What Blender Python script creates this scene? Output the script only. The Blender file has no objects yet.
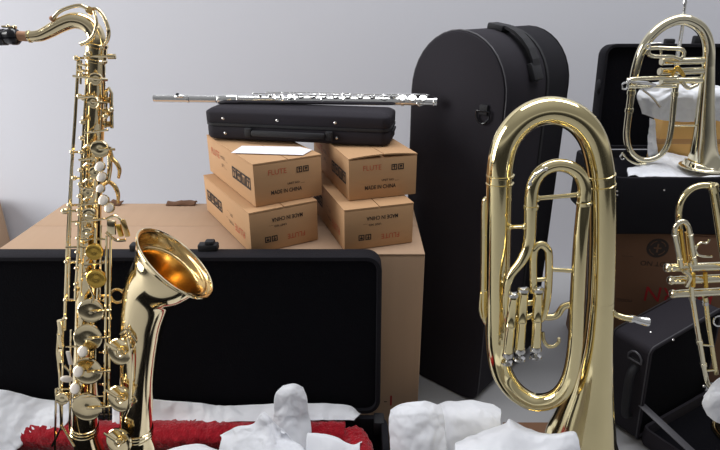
import bpy, bmesh, math, random
from mathutils import Vector as V, Matrix, noise
random.seed(7)
C = bpy.context.scene.collection
# ------------------------------------------------------------------ camera frame
H = 0.98                       # eye height above the floor
F = 560.0
TH = math.atan(225/F)
CT, ST = math.cos(TH), math.sin(TH)
def ray(px, py):
    u = (px-360)/F; v = (225-py)/F
    return V((u, CT+v*ST, -ST+v*CT))
def at(px, py, Y):             # point on the vertical plane at distance Y
    r = ray(px, py); r = r*(Y/r.y); return V((r.x, r.y, r.z+H))
def onz(px, py, z):            # point on the horizontal plane at height z
    r = ray(px, py); r = r*((z-H)/r.z); return V((r.x, r.y, z))
def mpp(py, Y):                # metres per pixel there
    return Y/(CT+(225-py)/F*ST)/F

# ------------------------------------------------------------------ materials
def srgb(r, g, b):
    f = lambda c: (c/255/12.92) if c/255 <= .04045 else ((c/255+.055)/1.055)**2.4
    return (f(r), f(g), f(b), 1)
def mat(name, col, rough=.6, metal=0, bump=0, bscale=200, var=0, vscale=8, sheen=0, spec=.5, coat=0, stretch=None):
    m = bpy.data.materials.new(name); m.use_nodes = True
    nt = m.node_tree; b = nt.nodes['Principled BSDF']
    b.inputs['Base Color'].default_value = col
    b.inputs['Roughness'].default_value = rough
    b.inputs['Metallic'].default_value = metal
    b.inputs['Specular IOR Level'].default_value = spec
    b.inputs['Coat Weight'].default_value = coat
    if sheen:
        b.inputs['Sheen Weight'].default_value = sheen
    tc = nt.nodes.new('ShaderNodeTexCoord')
    if var:
        n = nt.nodes.new('ShaderNodeTexNoise'); n.inputs['Scale'].default_value = vscale; n.inputs['Detail'].default_value = 6
        if stretch:
            mp = nt.nodes.new('ShaderNodeMapping'); mp.inputs['Scale'].default_value = stretch
            nt.links.new(tc.outputs['Object'], mp.inputs['Vector']); nt.links.new(mp.outputs[0], n.inputs['Vector'])
        else:
            nt.links.new(tc.outputs['Object'], n.inputs['Vector'])
        mx = nt.nodes.new('ShaderNodeMix'); mx.data_type = 'RGBA'
        mx.inputs[6].default_value = [c*(1-var) for c in col[:3]]+[1]
        mx.inputs[7].default_value = [min(1, c*(1+var)) for c in col[:3]]+[1]
        nt.links.new(n.outputs['Fac'], mx.inputs[0]); nt.links.new(mx.outputs[2], b.inputs['Base Color'])
    if bump:
        n = nt.nodes.new('ShaderNodeTexNoise'); n.inputs['Scale'].default_value = bscale; n.inputs['Detail'].default_value = 4
        nt.links.new(tc.outputs['Object'], n.inputs['Vector'])
        bp = nt.nodes.new('ShaderNodeBump'); bp.inputs['Strength'].default_value = bump; bp.inputs['Distance'].default_value = .004
        nt.links.new(n.outputs['Fac'], bp.inputs['Height']); nt.links.new(bp.outputs[0], b.inputs['Normal'])
    return m
M = dict(
    wall=mat('painted_plaster', srgb(210, 211, 218), .9, bump=.05, bscale=60, var=.015, vscale=2),
    floor=mat('grey_floor', srgb(160, 160, 162), .6, var=.05, vscale=3),
    brass=mat('lacquered_brass', (.93, .80, .45, 1), .10, 1, var=.05, vscale=12),
    gold=mat('gold_lacquer', (.96, .80, .50, 1), .10, 1, var=.06, vscale=14),
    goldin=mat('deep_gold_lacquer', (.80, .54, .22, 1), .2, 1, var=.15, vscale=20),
    amber=mat('amber_lacquer', (.85, .55, .12, 1), .25, 1),
    palebrass=mat('pale_brass', (.94, .87, .64, 1), .11, 1, var=.05, vscale=12),
    silver=mat('silver_plate', (.92, .92, .90, 1), .14, 1, var=.04, vscale=20),
    nickel=mat('nickel', (.70, .69, .66, 1), .2, 1),
    pearl=mat('mother_of_pearl', srgb(244, 234, 222), .25, var=.06, vscale=60, coat=.5),
    cork=mat('cork', srgb(196, 150, 118), .85, var=.2, vscale=120),
    ebonite=mat('black_ebonite', (.008, .008, .01, 1), .18),
    fabric=mat('black_nylon', (.0085, .008, .0115, 1), .8, bump=.25, bscale=900, spec=.2),
    fabric2=mat('charcoal_nylon', (.0185, .016, .022, 1), .75, bump=.25, bscale=700, spec=.25, var=.12, vscale=6),
    strap=mat('black_webbing', (.008, .008, .011, 1), .7, bump=.3, bscale=500),
    piping=mat('grey_piping', (.06, .058, .068, 1), .5),
    plushblack=mat('black_plush', (.004, .004, .006, 1), .95, spec=.1, bump=.3, bscale=300),
    plush=mat('red_plush', (.33, .005, .014, 1), .95, spec=.1, var=.5, vscale=90, sheen=.3, bump=.8, bscale=260),
    kraft=mat('kraft_cardboard', srgb(188, 148, 108), .85, var=.05, vscale=5, stretch=(1, 1, 14)),
    carton=mat('brown_corrugated_card', srgb(172, 143, 117), .88, var=.06, vscale=4, stretch=(12, 1, 1)),
    shadecarton=mat('shade_darkened_card', srgb(108, 77, 56), .88, var=.08, vscale=5),  # brown card with the shade around the hemmed-in cartons darkened into its colour
    orangekraft=mat('orange_kraft_paper', srgb(236, 188, 116), .8, var=.08, vscale=9, bump=.2, bscale=40),
    ink=mat('black_ink', srgb(48, 38, 34), .8),
    redink=mat('red_ink', srgb(190, 92, 64), .8),
    crimson=mat('crimson_ink', srgb(160, 26, 30), .8),
    paper=mat('white_paper', srgb(238, 238, 244), .7),
    tissue=mat('white_tissue', srgb(232, 234, 240), .65, bump=.05, bscale=70, var=.02, vscale=10),
    tape=mat('brown_tape', srgb(196, 150, 100), .35),
)
# tissue lets some light through
_b = M['tissue'].node_tree.nodes['Principled BSDF']
_b.inputs['Subsurface Weight'].default_value = .0

# ------------------------------------------------------------------ mesh builder
def catmull(pts, res):
    if len(pts) < 3: 
        return [V(p) for p in pts]
    P = [V(p) for p in pts]
    P = [P[0]*2-P[1]]+P+[P[-1]*2-P[-2]]
    out = []
    for i in range(1, len(P)-2):
        for k in range(res):
            t = k/res
            a, b, c, d = P[i-1], P[i], P[i+1], P[i+2]
            out.append(.5*((2*b)+(c-a)*t+(2*a-5*b+4*c-d)*t*t+(3*b-a-3*c+d)*t**3))
    out.append(P[-2]); return out
def frame(n):
    n = V(n).normalized()
    a = V((0, 0, 1)) if abs(n.z) < .9 else V((1, 0, 0))
    u = n.cross(a).normalized(); return u, n.cross(u).normalized(), n
class MB:
    def __init__(s): s.bm = bmesh.new()
    def ring(s, c, u, w, r, seg):
        return [s.bm.verts.new(c+u*(math.cos(6.28318*k/seg)*r)+w*(math.sin(6.28318*k/seg)*r)) for k in range(seg)]
    def bridge(s, a, b):
        n = len(a)
        for k in range(n): s.bm.faces.new((a[k], a[(k+1) % n], b[(k+1) % n], b[k]))
    def tube(s, pts, rad, seg=12, res=6, caps=True):
        n0 = len(pts)
        rads = list(rad) if isinstance(rad, (list, tuple)) else [rad]*n0
        P = catmull(pts, res) if res > 1 else [V(p) for p in pts]
        if len(P) == n0: R = rads
        else:
            R = [p.x for p in catmull([V((r, 0, 0)) for r in rads], res)]
        T = []
        for i in range(len(P)):
            t = P[min(i+1, len(P)-1)]-P[max(i-1, 0)]
            T.append(t.normalized() if t.length > 1e-9 else V((0, 0, 1)))
        u, w, _ = frame(T[0]); prev = None; rings = []
        for i in range(len(P)):
            u = (u-T[i]*u.dot(T[i])).normalized(); w = T[i].cross(u)
            rings.append(s.ring(P[i], u, w, max(R[i], 1e-4), seg))
        for a, b in zip(rings, rings[1:]): s.bridge(a, b)
        if caps:
            s.bm.faces.new(rings[0][::-1]); s.bm.faces.new(rings[-1])
        return s
    def lathe(s, o, axis, prof, seg=20, closed=False):
        u, w, n = frame(axis); o = V(o); rings = []
        for t, r in prof: rings.append(s.ring(o+n*t, u, w, max(r, 1e-4), seg))
        for a, b in zip(rings, rings[1:]): s.bridge(a, b)
        if closed: s.bridge(rings[-1], rings[0])
        else:
            s.bm.faces.new(rings[0][::-1]); s.bm.faces.new(rings[-1])
        return s
    def ball(s, c, r, seg=10, sq=(1, 1, 1)):
        mt = Matrix.Translation(V(c)) @ Matrix.Diagonal((r*sq[0], r*sq[1], r*sq[2], 1))
        bmesh.ops.create_uvsphere(s.bm, u_segments=seg, v_segments=max(6, seg//2+2), radius=1, matrix=mt); return s
    def box(s, lo, hi, mt=None, bev=0, seg=2):
        lo, hi = V(lo), V(hi); c = (lo+hi)/2; d = hi-lo
        m = Matrix.Translation(c) @ Matrix.Diagonal((d.x, d.y, d.z, 1))
        if mt: m = mt @ m
        r = bmesh.ops.create_cube(s.bm, size=1, matrix=m)
        if bev:
            es = list({e for v in r['verts'] for e in v.link_edges})
            bmesh.ops.bevel(s.bm, geom=es, offset=bev, segments=seg, profile=.5, affect='EDGES')
        return s
    def loops(s, loops, cap0=True, cap1=True):
        L = [[s.bm.verts.new(p) for p in l] for l in loops]
        for a, b in zip(L, L[1:]): s.bridge(a, b)
        if cap0: s.bm.faces.new(L[0][::-1])
        if cap1: s.bm.faces.new(L[-1])
        return s
    def ringtorus(s, c, axis, R, r, seg=20, ms=6, a0=0, a1=6.28318):
        u, w, n = frame(axis); c = V(c)
        full = abs(a1-a0) > 6.28
        N = seg
        pts = [c+u*(R*math.cos(a0+(a1-a0)*k/N))+w*(R*math.sin(a0+(a1-a0)*k/N)) for k in range(N+1)]
        s.tube(pts, r, ms, 1, caps=True); return s
    def build(s, name, m, parent=None, sharp=42):
        bmesh.ops.recalc_face_normals(s.bm, faces=s.bm.faces[:])
        off = V((0, 0, 0))
        if parent:
            r = parent
            while r.parent: r = r.parent
            off = V(r.location)
        bmesh.ops.translate(s.bm, vec=-off, verts=s.bm.verts[:])
        me = bpy.data.meshes.new(name); s.bm.to_mesh(me); s.bm.free()
        for p in me.polygons: p.use_smooth = True
        me.set_sharp_from_angle(angle=math.radians(sharp))
        me.materials.append(m)
        o = bpy.data.objects.new(name, me); C.objects.link(o)
        if parent: o.parent = parent
        return o
def tag(o, label, cat, group=None):
    o['label'] = label; o['category'] = cat
    if group: o['group'] = group
    return o
def thing(name, label, cat, loc=(0, 0, 0), group=None):
    o = bpy.data.objects.new(name, None); C.objects.link(o); o.location = loc; o.empty_display_size = .05
    return tag(o, label, cat, group)
def rr(w, h, r, n=8, inset=0):       # rounded rectangle outline in (x, z)
    out = []; a, b, c, d = inset, inset, w-inset, h-inset; r = max(r-inset, .002)
    for cx, cz, t in ((c-r, d-r, 0), (a+r, d-r, 90), (a+r, b+r, 180), (c-r, b+r, 270)):
        for k in range(n+1):
            g = math.radians(t+90*k/n); out.append((cx+r*math.cos(g), cz+r*math.sin(g)))
    return out
def axes(o, x, y, z):
    m = Matrix.Identity(4)
    for i, a in enumerate((V(x).normalized(), V(y).normalized(), V(z).normalized())):
        for k in range(3): m[k][i] = a[k]
    m.translation = V(o); return m
def tray(mt, w, h, d, r, th, floor_th=None):     # open at local y=0, back at y=d
    floor_th = floor_th or th
    mb = MB(); e = .004
    L = lambda ins, y: [mt @ V((x, y, z)) for x, z in rr(w, h, r, 8, ins)]
    mb.loops([L(e*3, d), L(e, d-e), L(0, d-e*3), L(0, e), L(e*.4, 0), L(th-e*.3, 0), L(th, e), L(th, d-floor_th)])
    return mb
def text_obj(body, size, mt, m, parent, name='print', font_w=1.0, bold=0):
    cu = bpy.data.curves.new('t', 'FONT'); cu.body = body; cu.size = size; cu.align_x = 'CENTER'; cu.align_y = 'CENTER'
    cu.offset = bold; cu.resolution_u = 3
    tmp = bpy.data.objects.new('t', cu); C.objects.link(tmp)
    bpy.context.view_layer.update()
    dg = bpy.context.evaluated_depsgraph_get()
    me = bpy.data.meshes.new_from_object(tmp.evaluated_get(dg)); me.name = name
    bpy.data.objects.remove(tmp); bpy.data.curves.remove(cu)
    me.transform(mt @ Matrix.Diagonal((font_w, 1, 1, 1))); me.materials.clear(); me.materials.append(m)
    o = bpy.data.objects.new(name, me); C.objects.link(o); o.parent = parent; return o
def lerp(a, b, t): return a+(b-a)*t
def sheet(name, net, amp, label, group, nx=70, ny=50, sc=18, seed=0, m=None, fine=.35, cat='tissue paper', th=.0008):
    """a crumpled sheet through a net of control points (rows of 3D points)"""
    rows = [catmull(r, 16) for r in net]
    def samp(l, t):
        f = t*(len(l)-1); i = min(int(f), len(l)-2); return l[i].lerp(l[i+1], f-i)
    grid = []
    for i in range(nx+1):
        col = catmull([samp(r, i/nx) for r in rows], 16)
        grid.append([samp(col, j/ny) for j in range(ny+1)])
    bm = bmesh.new(); vs = []
    for i in range(nx+1):
        line = []
        for j in range(ny+1):
            a = grid[min(i+1, nx)][j]-grid[max(i-1, 0)][j]; b = grid[i][min(j+1, ny)]-grid[i][max(j-1, 0)]
            n = a.cross(b); n = n.normalized() if n.length > 1e-12 else V((0, 0, 1))
            p = grid[i][j]; q = p*sc+V((seed*7.3, seed*3.1, 0))
            w_ = V((noise.noise(q*.8+V((9, 0, 0))), noise.noise(q*.8+V((0, 9, 0))), noise.noise(q*.8)))*.5
            d2 = noise.voronoi(q*1.3+w_)[0]
            e = 1.3*abs(noise.noise(q*.5+w_))-.8*abs(noise.noise(q*.95+w_+V((3, 1, 4))))+.42*abs(noise.noise(q*2.1+w_))-.2*abs(noise.noise(q*4.4))+.5*fine*(d2[1]-d2[0]-.3)
            line.append(bm.verts.new(p+n*(amp*e)))
        vs.append(line)
    for i in range(nx):
        for j in range(ny): bm.faces.new((vs[i][j], vs[i+1][j], vs[i+1][j+1], vs[i][j+1]))
    me = bpy.data.meshes.new(name); bm.to_mesh(me); bm.free()
    for p in me.polygons: p.use_smooth = True
    me.set_sharp_from_angle(angle=math.radians(24))
    me.materials.append(m or M['tissue'])
    o = bpy.data.objects.new(name, me); C.objects.link(o)
    sd = o.modifiers.new('thickness', 'SOLIDIFY'); sd.thickness = th; sd.offset = 0
    return tag(o, label, cat, group)

# ------------------------------------------------------------------ setting
def structure(o): o['kind'] = 'structure'; return o
WY = 2.0
structure(MB().box((-3.2, WY, -.05), (3.2, WY+.08, 2.4)).build('wall_back', M['wall']))
structure(MB().box((-3.2, -1.2, -.05), (3.2, WY, 0)).build('floor', M['floor']))

# ------------------------------------------------------------------ big carton
ZT = H-.474                                   # its top
cr = at(425, 255, 1.022)
cx1, cy0, cy1, cx0 = .131, 1.024, 1.325, onz(58, 208, ZT).x
t = thing('shipping_carton', 'large brown carton lying lengthwise behind the open saxophone case', 'carton', (lerp(cx0, cx1, .5), (cy0+cy1)/2, 0))
MB().box((cx0, cy0, 0), (cx1, cy1, ZT-.004), bev=.004).build('body', M['carton'], t)
ym = (cy0+cy1)/2
MB().box((cx0, cy0, ZT-.004), (cx1, ym-.0002, ZT), bev=.0015).build('top_flap', M['carton'], t)
mb = MB().box((cx0, ym+.0002, ZT-.004), (cx1, cy1, ZT), bev=.0015)
mb.build('top_flap', M['carton'], t)
# torn, curled card along the rear edge
for k, (px, w) in enumerate(((178, 30), (108, 18))):
    p0 = V((onz(px, 209, ZT).x, cy1-.02, ZT))
    net = [[p0+V((x*w*.0024/4, 0, .002+.004*random.random())) for x in range(-2, 3)],
           [p0+V((x*w*.0024/4, .016, .006+.008*random.random())) for x in range(-2, 3)],
           [p0+V((x*w*.0024/4, .024, .003+.006*random.random())) for x in range(-2, 3)]]
    rows = [catmull(r, 4) for r in net]
    mb = MB(); vv = [[mb.bm.verts.new(p) for p in r] for r in rows]
    for i in range(2):
        for j in range(len(vv[0])-1): mb.bm.faces.new((vv[i][j], vv[i][j+1], vv[i+1][j+1], vv[i+1][j]))
    o = mb.build('torn_edge', M['shadecarton'], t); sd = o.modifiers.new('thickness', 'SOLIDIFY'); sd.thickness = .003
# print near the lower right of the front
pf = at(391, 400, cy0-.0008)
mt = Matrix.Translation(pf-V(t.location)) @ Matrix.Rotation(math.radians(90), 4, 'X') @ Matrix.Rotation(math.pi, 4, 'Z')
text_obj('I', .040, mt, M['crimson'], t)
pf = at(385.5, 401, cy0-.0008)
mt = Matrix.Translation(pf-V(t.location)) @ Matrix.Rotation(math.radians(90), 4, 'X')
text_obj('-', .026, mt, M['ink'], t)

# ------------------------------------------------------------------ flute cartons
BW, BL, BH = .149, .300, .0895
def pictograms(mb, o, ex, ez, s, n, gap):      # black squares with cut-out marks, built as frame pieces
    for k in range(n):
        p = o+ex*(k*(s+gap))
        def quad(a, b, c, d):
            mb.bm.faces.new([mb.bm.verts.new(p+ex*x+ez*z) for x, z in ((a, b), (c, b), (c, d), (a, d))])
        q = s
        quad(0, 0, q, .16*q); quad(0, .84*q, q, q); quad(0, .16*q, .16*q, .84*q); quad(.84*q, .16*q, q, .84*q)
        if k % 3 == 0: quad(.42*q, .16*q, .58*q, .84*q); quad(.28*q, .55*q, .42*q, .7*q); quad(.58*q, .55*q, .72*q, .7*q)
        elif k % 3 == 1: quad(.28*q, .45*q, .72*q, .75*q); quad(.44*q, .16*q, .56*q, .45*q)
        else: quad(.3*q, .16*q, .42*q, .7*q); quad(.58*q, .16*q, .7*q, .7*q)
def carton_box(label, loc, yaw, flip, open_gap):
    t = thing('flute_carton', label, 'carton', (0, 0, 0), 'small flute cartons stacked on the big carton')
    MB().box((0, 0, 0), (BW, BL, BH-.004), bev=.0018).build('body', M['kraft'], t)
    mid = BW/2
    # two long flaps; the front lip of the open ones bows up
    for a, b in ((0, mid-.001), (mid+.001, BW)):
        mb = MB(); L0, L1 = [], []
        N = 10
        for lay in (0, .0028):
            rowsL = []
            for i in range(N+1):
                x = lerp(a, b, i/N)
                lift = open_gap*math.sin(math.pi*min(max((x/BW), 0), 1))**.8
                rowsL.append([mb.bm.verts.new(V((x, y, BH-.0036+lay+lift*max(0, 1-y/.12)))) for y in (0, .04, .08, .12, BL)])
            (L0 if lay == 0 else L1).extend(rowsL)
        for L in (L0, L1):
            for i in range(N):
                for j in range(4): mb.bm.faces.new((L[i][j], L[i+1][j], L[i+1][j+1], L[i][j+1]))
        for i in range(N):
            for j in (0, 4): mb.bm.faces.new((L0[i][j], L0[i+1][j], L1[i+1][j], L1[i][j]))
        for i in (0, N):
            for j in range(4): mb.bm.faces.new((L0[i][j], L0[i][j+1], L1[i][j+1], L1[i][j]))
        mb.build('top_flap', M['kraft'], t)
    R = Matrix.Rotation(math.radians(90), 4, 'X')
    e = .0007
    def fr(x, z):
        if flip: return Matrix.Translation((BW-x, -e, BH-z)) @ R @ Matrix.Rotation(math.pi, 4, 'Z')
        return Matrix.Translation((x, -e, z)) @ R
    def sd(y, z):
        RS = Matrix.Rotation(math.radians(-90), 4, 'Z') @ R
        if flip: return Matrix.Translation((-e, BL-y, BH-z)) @ RS @ Matrix.Rotation(math.pi, 4, 'Z')
        return Matrix.Translation((-e, y, z)) @ RS
    text_obj('FLUTE', .0155, fr(.050, .066), M['redink'], t, font_w=.95)
    text_obj('MADE IN CHINA', .0118, fr(.068, .024), M['ink'], t, font_w=.78, bold=.0002)
    text_obj('UNIT NO: ___', .0062, fr(.090, .038), M['ink'], t, bold=.0001)
    mb = MB(); f2 = fr(0, 0)
    P = lambda x, z: f2 @ V((x, z, 0))
    pictograms(mb, P(.092, .058), (P(1, 0)-P(0, 0)).normalized(), (P(0, 1)-P(0, 0)).normalized(), .0125, 2, .0022)
    mb.build('pictogram', M['ink'], t)
    mb = MB(); f2 = sd(0, 0)
    Q = lambda x, z: f2 @ V((x, z, 0))
    ex = (Q(1, 0)-Q(0, 0)).normalized(); ez = (Q(0, 1)-Q(0, 0)).normalized()
    if flip: pictograms(mb, V((-e, BL-.232 if False else BL-.03, BH-.024)), ex, ez, .0245, 1, .002) if False else None
    y0 = .128
    start = sd(y0, .030) @ V((0, 0, 0))
    pictograms(mb, start, ex, ez, .0255, 4, .0025)
    mb.build('pictogram', M['ink'], t)
    text_obj('FLUTE', .022, sd(.240, .058), M['redink'], t)
    text_obj('MODEL: ___', .009, sd(.178, .058), M['ink'], t)
    text_obj('QTY: ___', .009, sd(.182, .040), M['ink'], t)
    t.location = loc; t.rotation_euler = (0, 0, yaw)
    return t
z1 = H-.294-BH; z0 = z1-BH
ZB = z1+BH
def yaw_of(a, b, z):
    A, B = onz(*a, z), onz(*b, z); d = B-A; return A, math.atan2(d.y, d.x)
A1, yl = yaw_of((252.5, 164), (322.5, 156.6), ZB)
A2, yr_ = yaw_of((348.6, 158.8), (412, 154.8), ZB)
A3, yl0 = yaw_of((248.5, 213), (318.5, 205.4), z1)
A4, yr0 = yaw_of((344, 210), (409, 201), z1)
print('yaws', [math.degrees(x) for x in (yl, yr_, yl0, yr0)], A1, A2, A3, A4)
YL, YR = math.radians(31), math.radians(18)
for A, z, yw, flip, gap, lab in (
        (A3, z0, YL, True, .0005, 'small kraft carton under the carton that carries the white sheet'),
        (A1, z1, YL, False, .0, 'small kraft flute carton with the white sheet of paper lying on it'),
        (A4, z0, YR, True, .0, 'small kraft flute carton bottom of the right pair, nearest the big black instrument case'),
        (A2, z1, YR, False, .005, 'small kraft flute carton with a bowed lid, top of the right pair')):
    carton_box(lab, (A.x, A.y, z), yw, flip, gap)
# white sheet of paper on the left upper carton
c = V((A1.x, A1.y, ZB))
pp = [onz(231, 153, ZB+.0012), onz(303, 155.2, ZB+.0012), onz(312, 150, ZB+.0012), onz(300, 147, ZB+.0012), onz(242, 146, ZB+.0012)]
mb = MB(); lo = [mb.bm.verts.new(p) for p in pp]; hi = [mb.bm.verts.new(p+V((0, 0, .0006))) for p in pp]
mb.bridge(lo, hi); mb.bm.faces.new(lo); mb.bm.faces.new(hi)
tag(mb.build('paper_sheet', M['paper']), 'white paper sheet lying under the flute case on a carton', 'paper')

# ------------------------------------------------------------------ flute case
E0, G0 = onz(206, 140, ZB), onz(389, 148.5, ZB)
d = (G0-E0); FL = d.length; fyaw = math.atan2(d.y, d.x)
FCH, FCD = .068, .112
fz = ZB+.0035
t = thing('flute_case', 'black zipped flute case lying on the small cartons under the flute', 'case', (0, 0, 0))
def rbox_loops(w, dd, z0_, z1_, r, b):
    L = []
    for z, ins in ((z0_, b), (z0_+b*.4, b*.3), (z0_+b, 0), (z1_-b, 0), (z1_-b*.4, b*.3), (z1_, b)):
        L.append([V((x, y, z)) for x, y in rr(w, dd, r, 8, ins)])
    return L
MB().loops(rbox_loops(FL, FCD, 0, .033, .022, .007)).build('base', M['fabric2'], t)
L = rbox_loops(FL, FCD, .034, FCH-.005, .018, .005)
L.append([V((lerp(FL/2, x, .985), lerp(FCD/2, y, .93), FCH-.002)) for x, y in rr(FL, FCD, .022, 8, .006)])
L.append([V((lerp(FL/2, x, .9), lerp(FCD/2, y, .7), FCH)) for x, y in rr(FL, FCD, .022, 8, .006)])
MB().loops(L).build('lid', M['fabric2'], t)
MB().loops([[V((x, y, z)) for x, y in rr(FL, FCD, .022, 8, i)] for z, i in ((.030, .001), (.031, -.0012), (.036, -.0012), (.037, .001))]).build('zip', M['strap'], t)
MB().box((FL*.27, -.014, .012), (FL*.67, -.004, .025), bev=.004).build('handle', M['strap'], t)
for x in (FL*.25, FL*.69): MB().box((x-.008, -.010, .009), (x+.008, .001, .029), bev=.003).build('handle_tab', M['strap'], t)
for x, z in ((FL*.11, .047), (FL*.41, .047), (FL*.72, .047), (FL*.115, .014), (FL*.725, .014)):
    MB().lathe((x, .002, z), (0, -1, 0), [(0, .0032), (.0025, .0032), (.0035, .002)], 12).build('rivet', M['nickel'], t)
for sx, xx in ((-1, 0), (1, FL)):
    MB().tube([V((xx+sx*.000, .03, .018)), V((xx+sx*.005, .035, .030)), V((xx+sx*.005, .050, .032)), V((xx, .055, .018))], .003, 8).build('strap_loop', M['strap'], t)
t.location = (E0.x, E0.y, fz); t.rotation_euler = (0, 0, fyaw)

# ------------------------------------------------------------------ flute
fy = 1.297
a, b = at(151, 98, fy), at(437.5, 97.5, fy)
zf = fz+FCH+.0100
cen = (a+b)/2; half = (b-a).length/2
fl = thing('flute', 'silver concert flute resting on top of the black flute case', 'flute', (0, 0, 0))
X = lambda px: (px-294.25)/(437.5-151)*2*half
r0 = .0094
MB().lathe((X(151), 0, 0), (1, 0, 0), [(0, .006), (.001, .0092), (.008, .0096), (.009, r0), (X(186)-X(151), r0)], 24).build('head_joint', M['silver'], fl)
MB().lathe((X(186), 0, 0), (1, 0, 0), [(0, r0), (.001, .0106), (.006, .0106), (.007, r0-.0002), (X(236)-X(186), r0-.0002)], 24).build('tuning_tube', M['silver'], fl)
MB().lathe((X(218), 0, 0), (1, 0, 0), [(0, .0105), (.001, .0112), (.045, .0112), (.046, .0105), (.047, .0112), (.050, .0112), (.051, .010)], 24).build('barrel', M['silver'], fl)
MB().lathe((X(240), 0, 0), (1, 0, 0), [(0, r0), (X(402)-X(240), r0), (X(402)-X(240)+.001, .0112), (X(402)-X(240)+.008, .0112), (X(402)-X(240)+.009, r0)], 24).build('body_tube', M['silver'], fl)
ft = MB(); ft.lathe((X(405), 0, 0), (1, 0, 0), [(0, r0), (X(434)-X(405), r0), (X(434)-X(405)+.001, .0108), (X(437.5)-X(405), .0108), (X(437.5)-X(405), .0080), (X(430)-X(405), .0080)], 24); ft.build('foot_joint', M['silver'], fl)
lp = MB().ball((X(179), -.002, .006), .012, 16, (1.15, .9, .45)).build('lip_plate', M['silver'], fl)
MB().lathe((X(177.5), -.006, .0085), (0, -.5, .85), [(0, .0042), (.0032, .0042)], 14).build('embouchure_hole', M['ebonite'], lp)
def fcup(px, r, ang, h=.0125):
    n = V((0, -math.sin(ang), math.cos(ang)))
    k = MB().lathe(n*(r0-.001)+V((X(px), 0, 0)), n, [(0, r*.85), (.002, r*.85), (.002, r), (.0045, r), (.0052, r*.8), (.0046, r*.35), (.0056, r*.25)], 18).build('key_cup', M['silver'], fl)
    return k
for px, r, an in ((262, .0045, .3), (272, .005, .35), (283, .0055, .3), (292, .0072, .75), (303, .0078, .4), (315, .0078, .35), (326, .0078, .35), (338, .0078, .35), (350, .0080, .3), (362, .0082, .3), (374, .0082, .25),
                  (386, .0085, .55), (394.5, .0085, .15), (404, .0092, .8), (413.5, .0095, .75), (424, .0088, .75)):
    fcup(px, r, an)
for x0, x1, y, z in ((255, 300, -.005, .0145), (268, 352, .004, .0165), (300, 400, -.0085, .0125), (352, 430, .002, .0150), (385, 428, .006, .0158)):
    MB().tube([V((X(x0), y, z)), V((X(x1), y, z))], .0013, 8, 1).build('key_rod', M['silver'], fl)
for px in (255, 268, 300, 318, 345, 352, 385, 400, 428):
    y = -.004 if px < 320 else .002
    MB().tube([V((X(px), 0, .008)), V((X(px), y, .0135))], .0012, 6, 1).ball((X(px), y, .0142), .0021, 8).build('post', M['silver'], fl)
for px in (276, 284, 296, 322, 344):
    MB().tube([V((X(px), -.004, .0145)), V((X(px)+.004, -.011, .006)), V((X(px)+.007, -.0125, -.001))], .0014, 6).build('key_arm', M['silver'], fl)
MB().box((X(281), -.0135, -.004), (X(293), -.0105, .003), bev=.001).build('key_touch', M['silver'], fl)
MB().tube([V((X(418), -.010, -.003)), V((X(421), -.014, -.007)), V((X(424), -.010, -.006))], .0015, 6).build('foot_key_touch', M['silver'], fl)
fl.location = (cen.x-.004, fy, zf); fl.rotation_euler = (0, 0, math.radians(-4.5))

# ------------------------------------------------------------------ tall rounded horn case
PH = math.radians(42)
en, ee = V((math.sin(PH), math.cos(PH), 0)), V((math.cos(PH), -math.sin(PH), 0))   # depth, rightwards
OW, OD = .245, .335
# find the face centre so that its edges land where the photo has them
def px_of(p):
    q = p-V((0, 0, H)); return 360+F*q.x/(q.y*CT-q.z*ST)
Yl = 1.345                                     # the face's left edge just clears the big carton
lft = at(410, 112, Yl); c0 = lft+ee*OW/2
Xc, Yc = c0.x, c0.y
print('oval', Xc, Yc, px_of(c0+ee*OW/2), px_of(c0+ee*(OW/2-.02)+en*OD))
OT = at(455, 30, Yc).z
OB = V((Xc, Yc, 0)); 
def oval(ins, dep, n=18):
    w = OW/2-ins; out = []
    for k in range(n+1):
        g = math.pi*k/n; out.append((w*math.cos(g), OT-OW*.56+(OW*.56-ins)*math.sin(g)))
    for k in range(n+1):
        g = math.pi+math.pi*k/n; rb = .06
        s_ = math.sin(g); c_ = math.cos(g)
        out.append((w*(abs(c_)**.45)*(1 if c_ > 0 else -1), rb+(rb-ins)*(-(abs(s_)**.45))))
    return [OB+ee*x+en*dep+V((0, 0, z)) for x, z in out]
t = thing('horn_case', 'tall black arch-topped instrument case standing upright behind the brass horn', 'case', OB+en*OD*.5)
MB().loops([oval(.010, 0), oval(.003, .002), oval(0, .007), oval(0, OD*.59), oval(.002, OD*.595)]).build('front_shell', M['fabric2'], t)
MB().loops([oval(.002, OD*.605), oval(0, OD*.61), oval(0, OD-.02), oval(.004, OD-.006), oval(.016, OD)]).build('rear_shell', M['fabric'], t)
MB().loops([oval(.0025, OD*.58), oval(-.003, OD*.585), oval(-.003, OD*.615), oval(.0025, OD*.62)]).build('zip', M['strap'], t)
pl = oval(-.0005, .006); MB().tube(pl+[pl[0]], .0016, 6, 1, caps=False).build('piping', M['piping'], t)
pl = oval(.0015, OD-.010); MB().tube(pl+[pl[0]], .0016, 6, 1, caps=False).build('piping', M['strap'], t)
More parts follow.
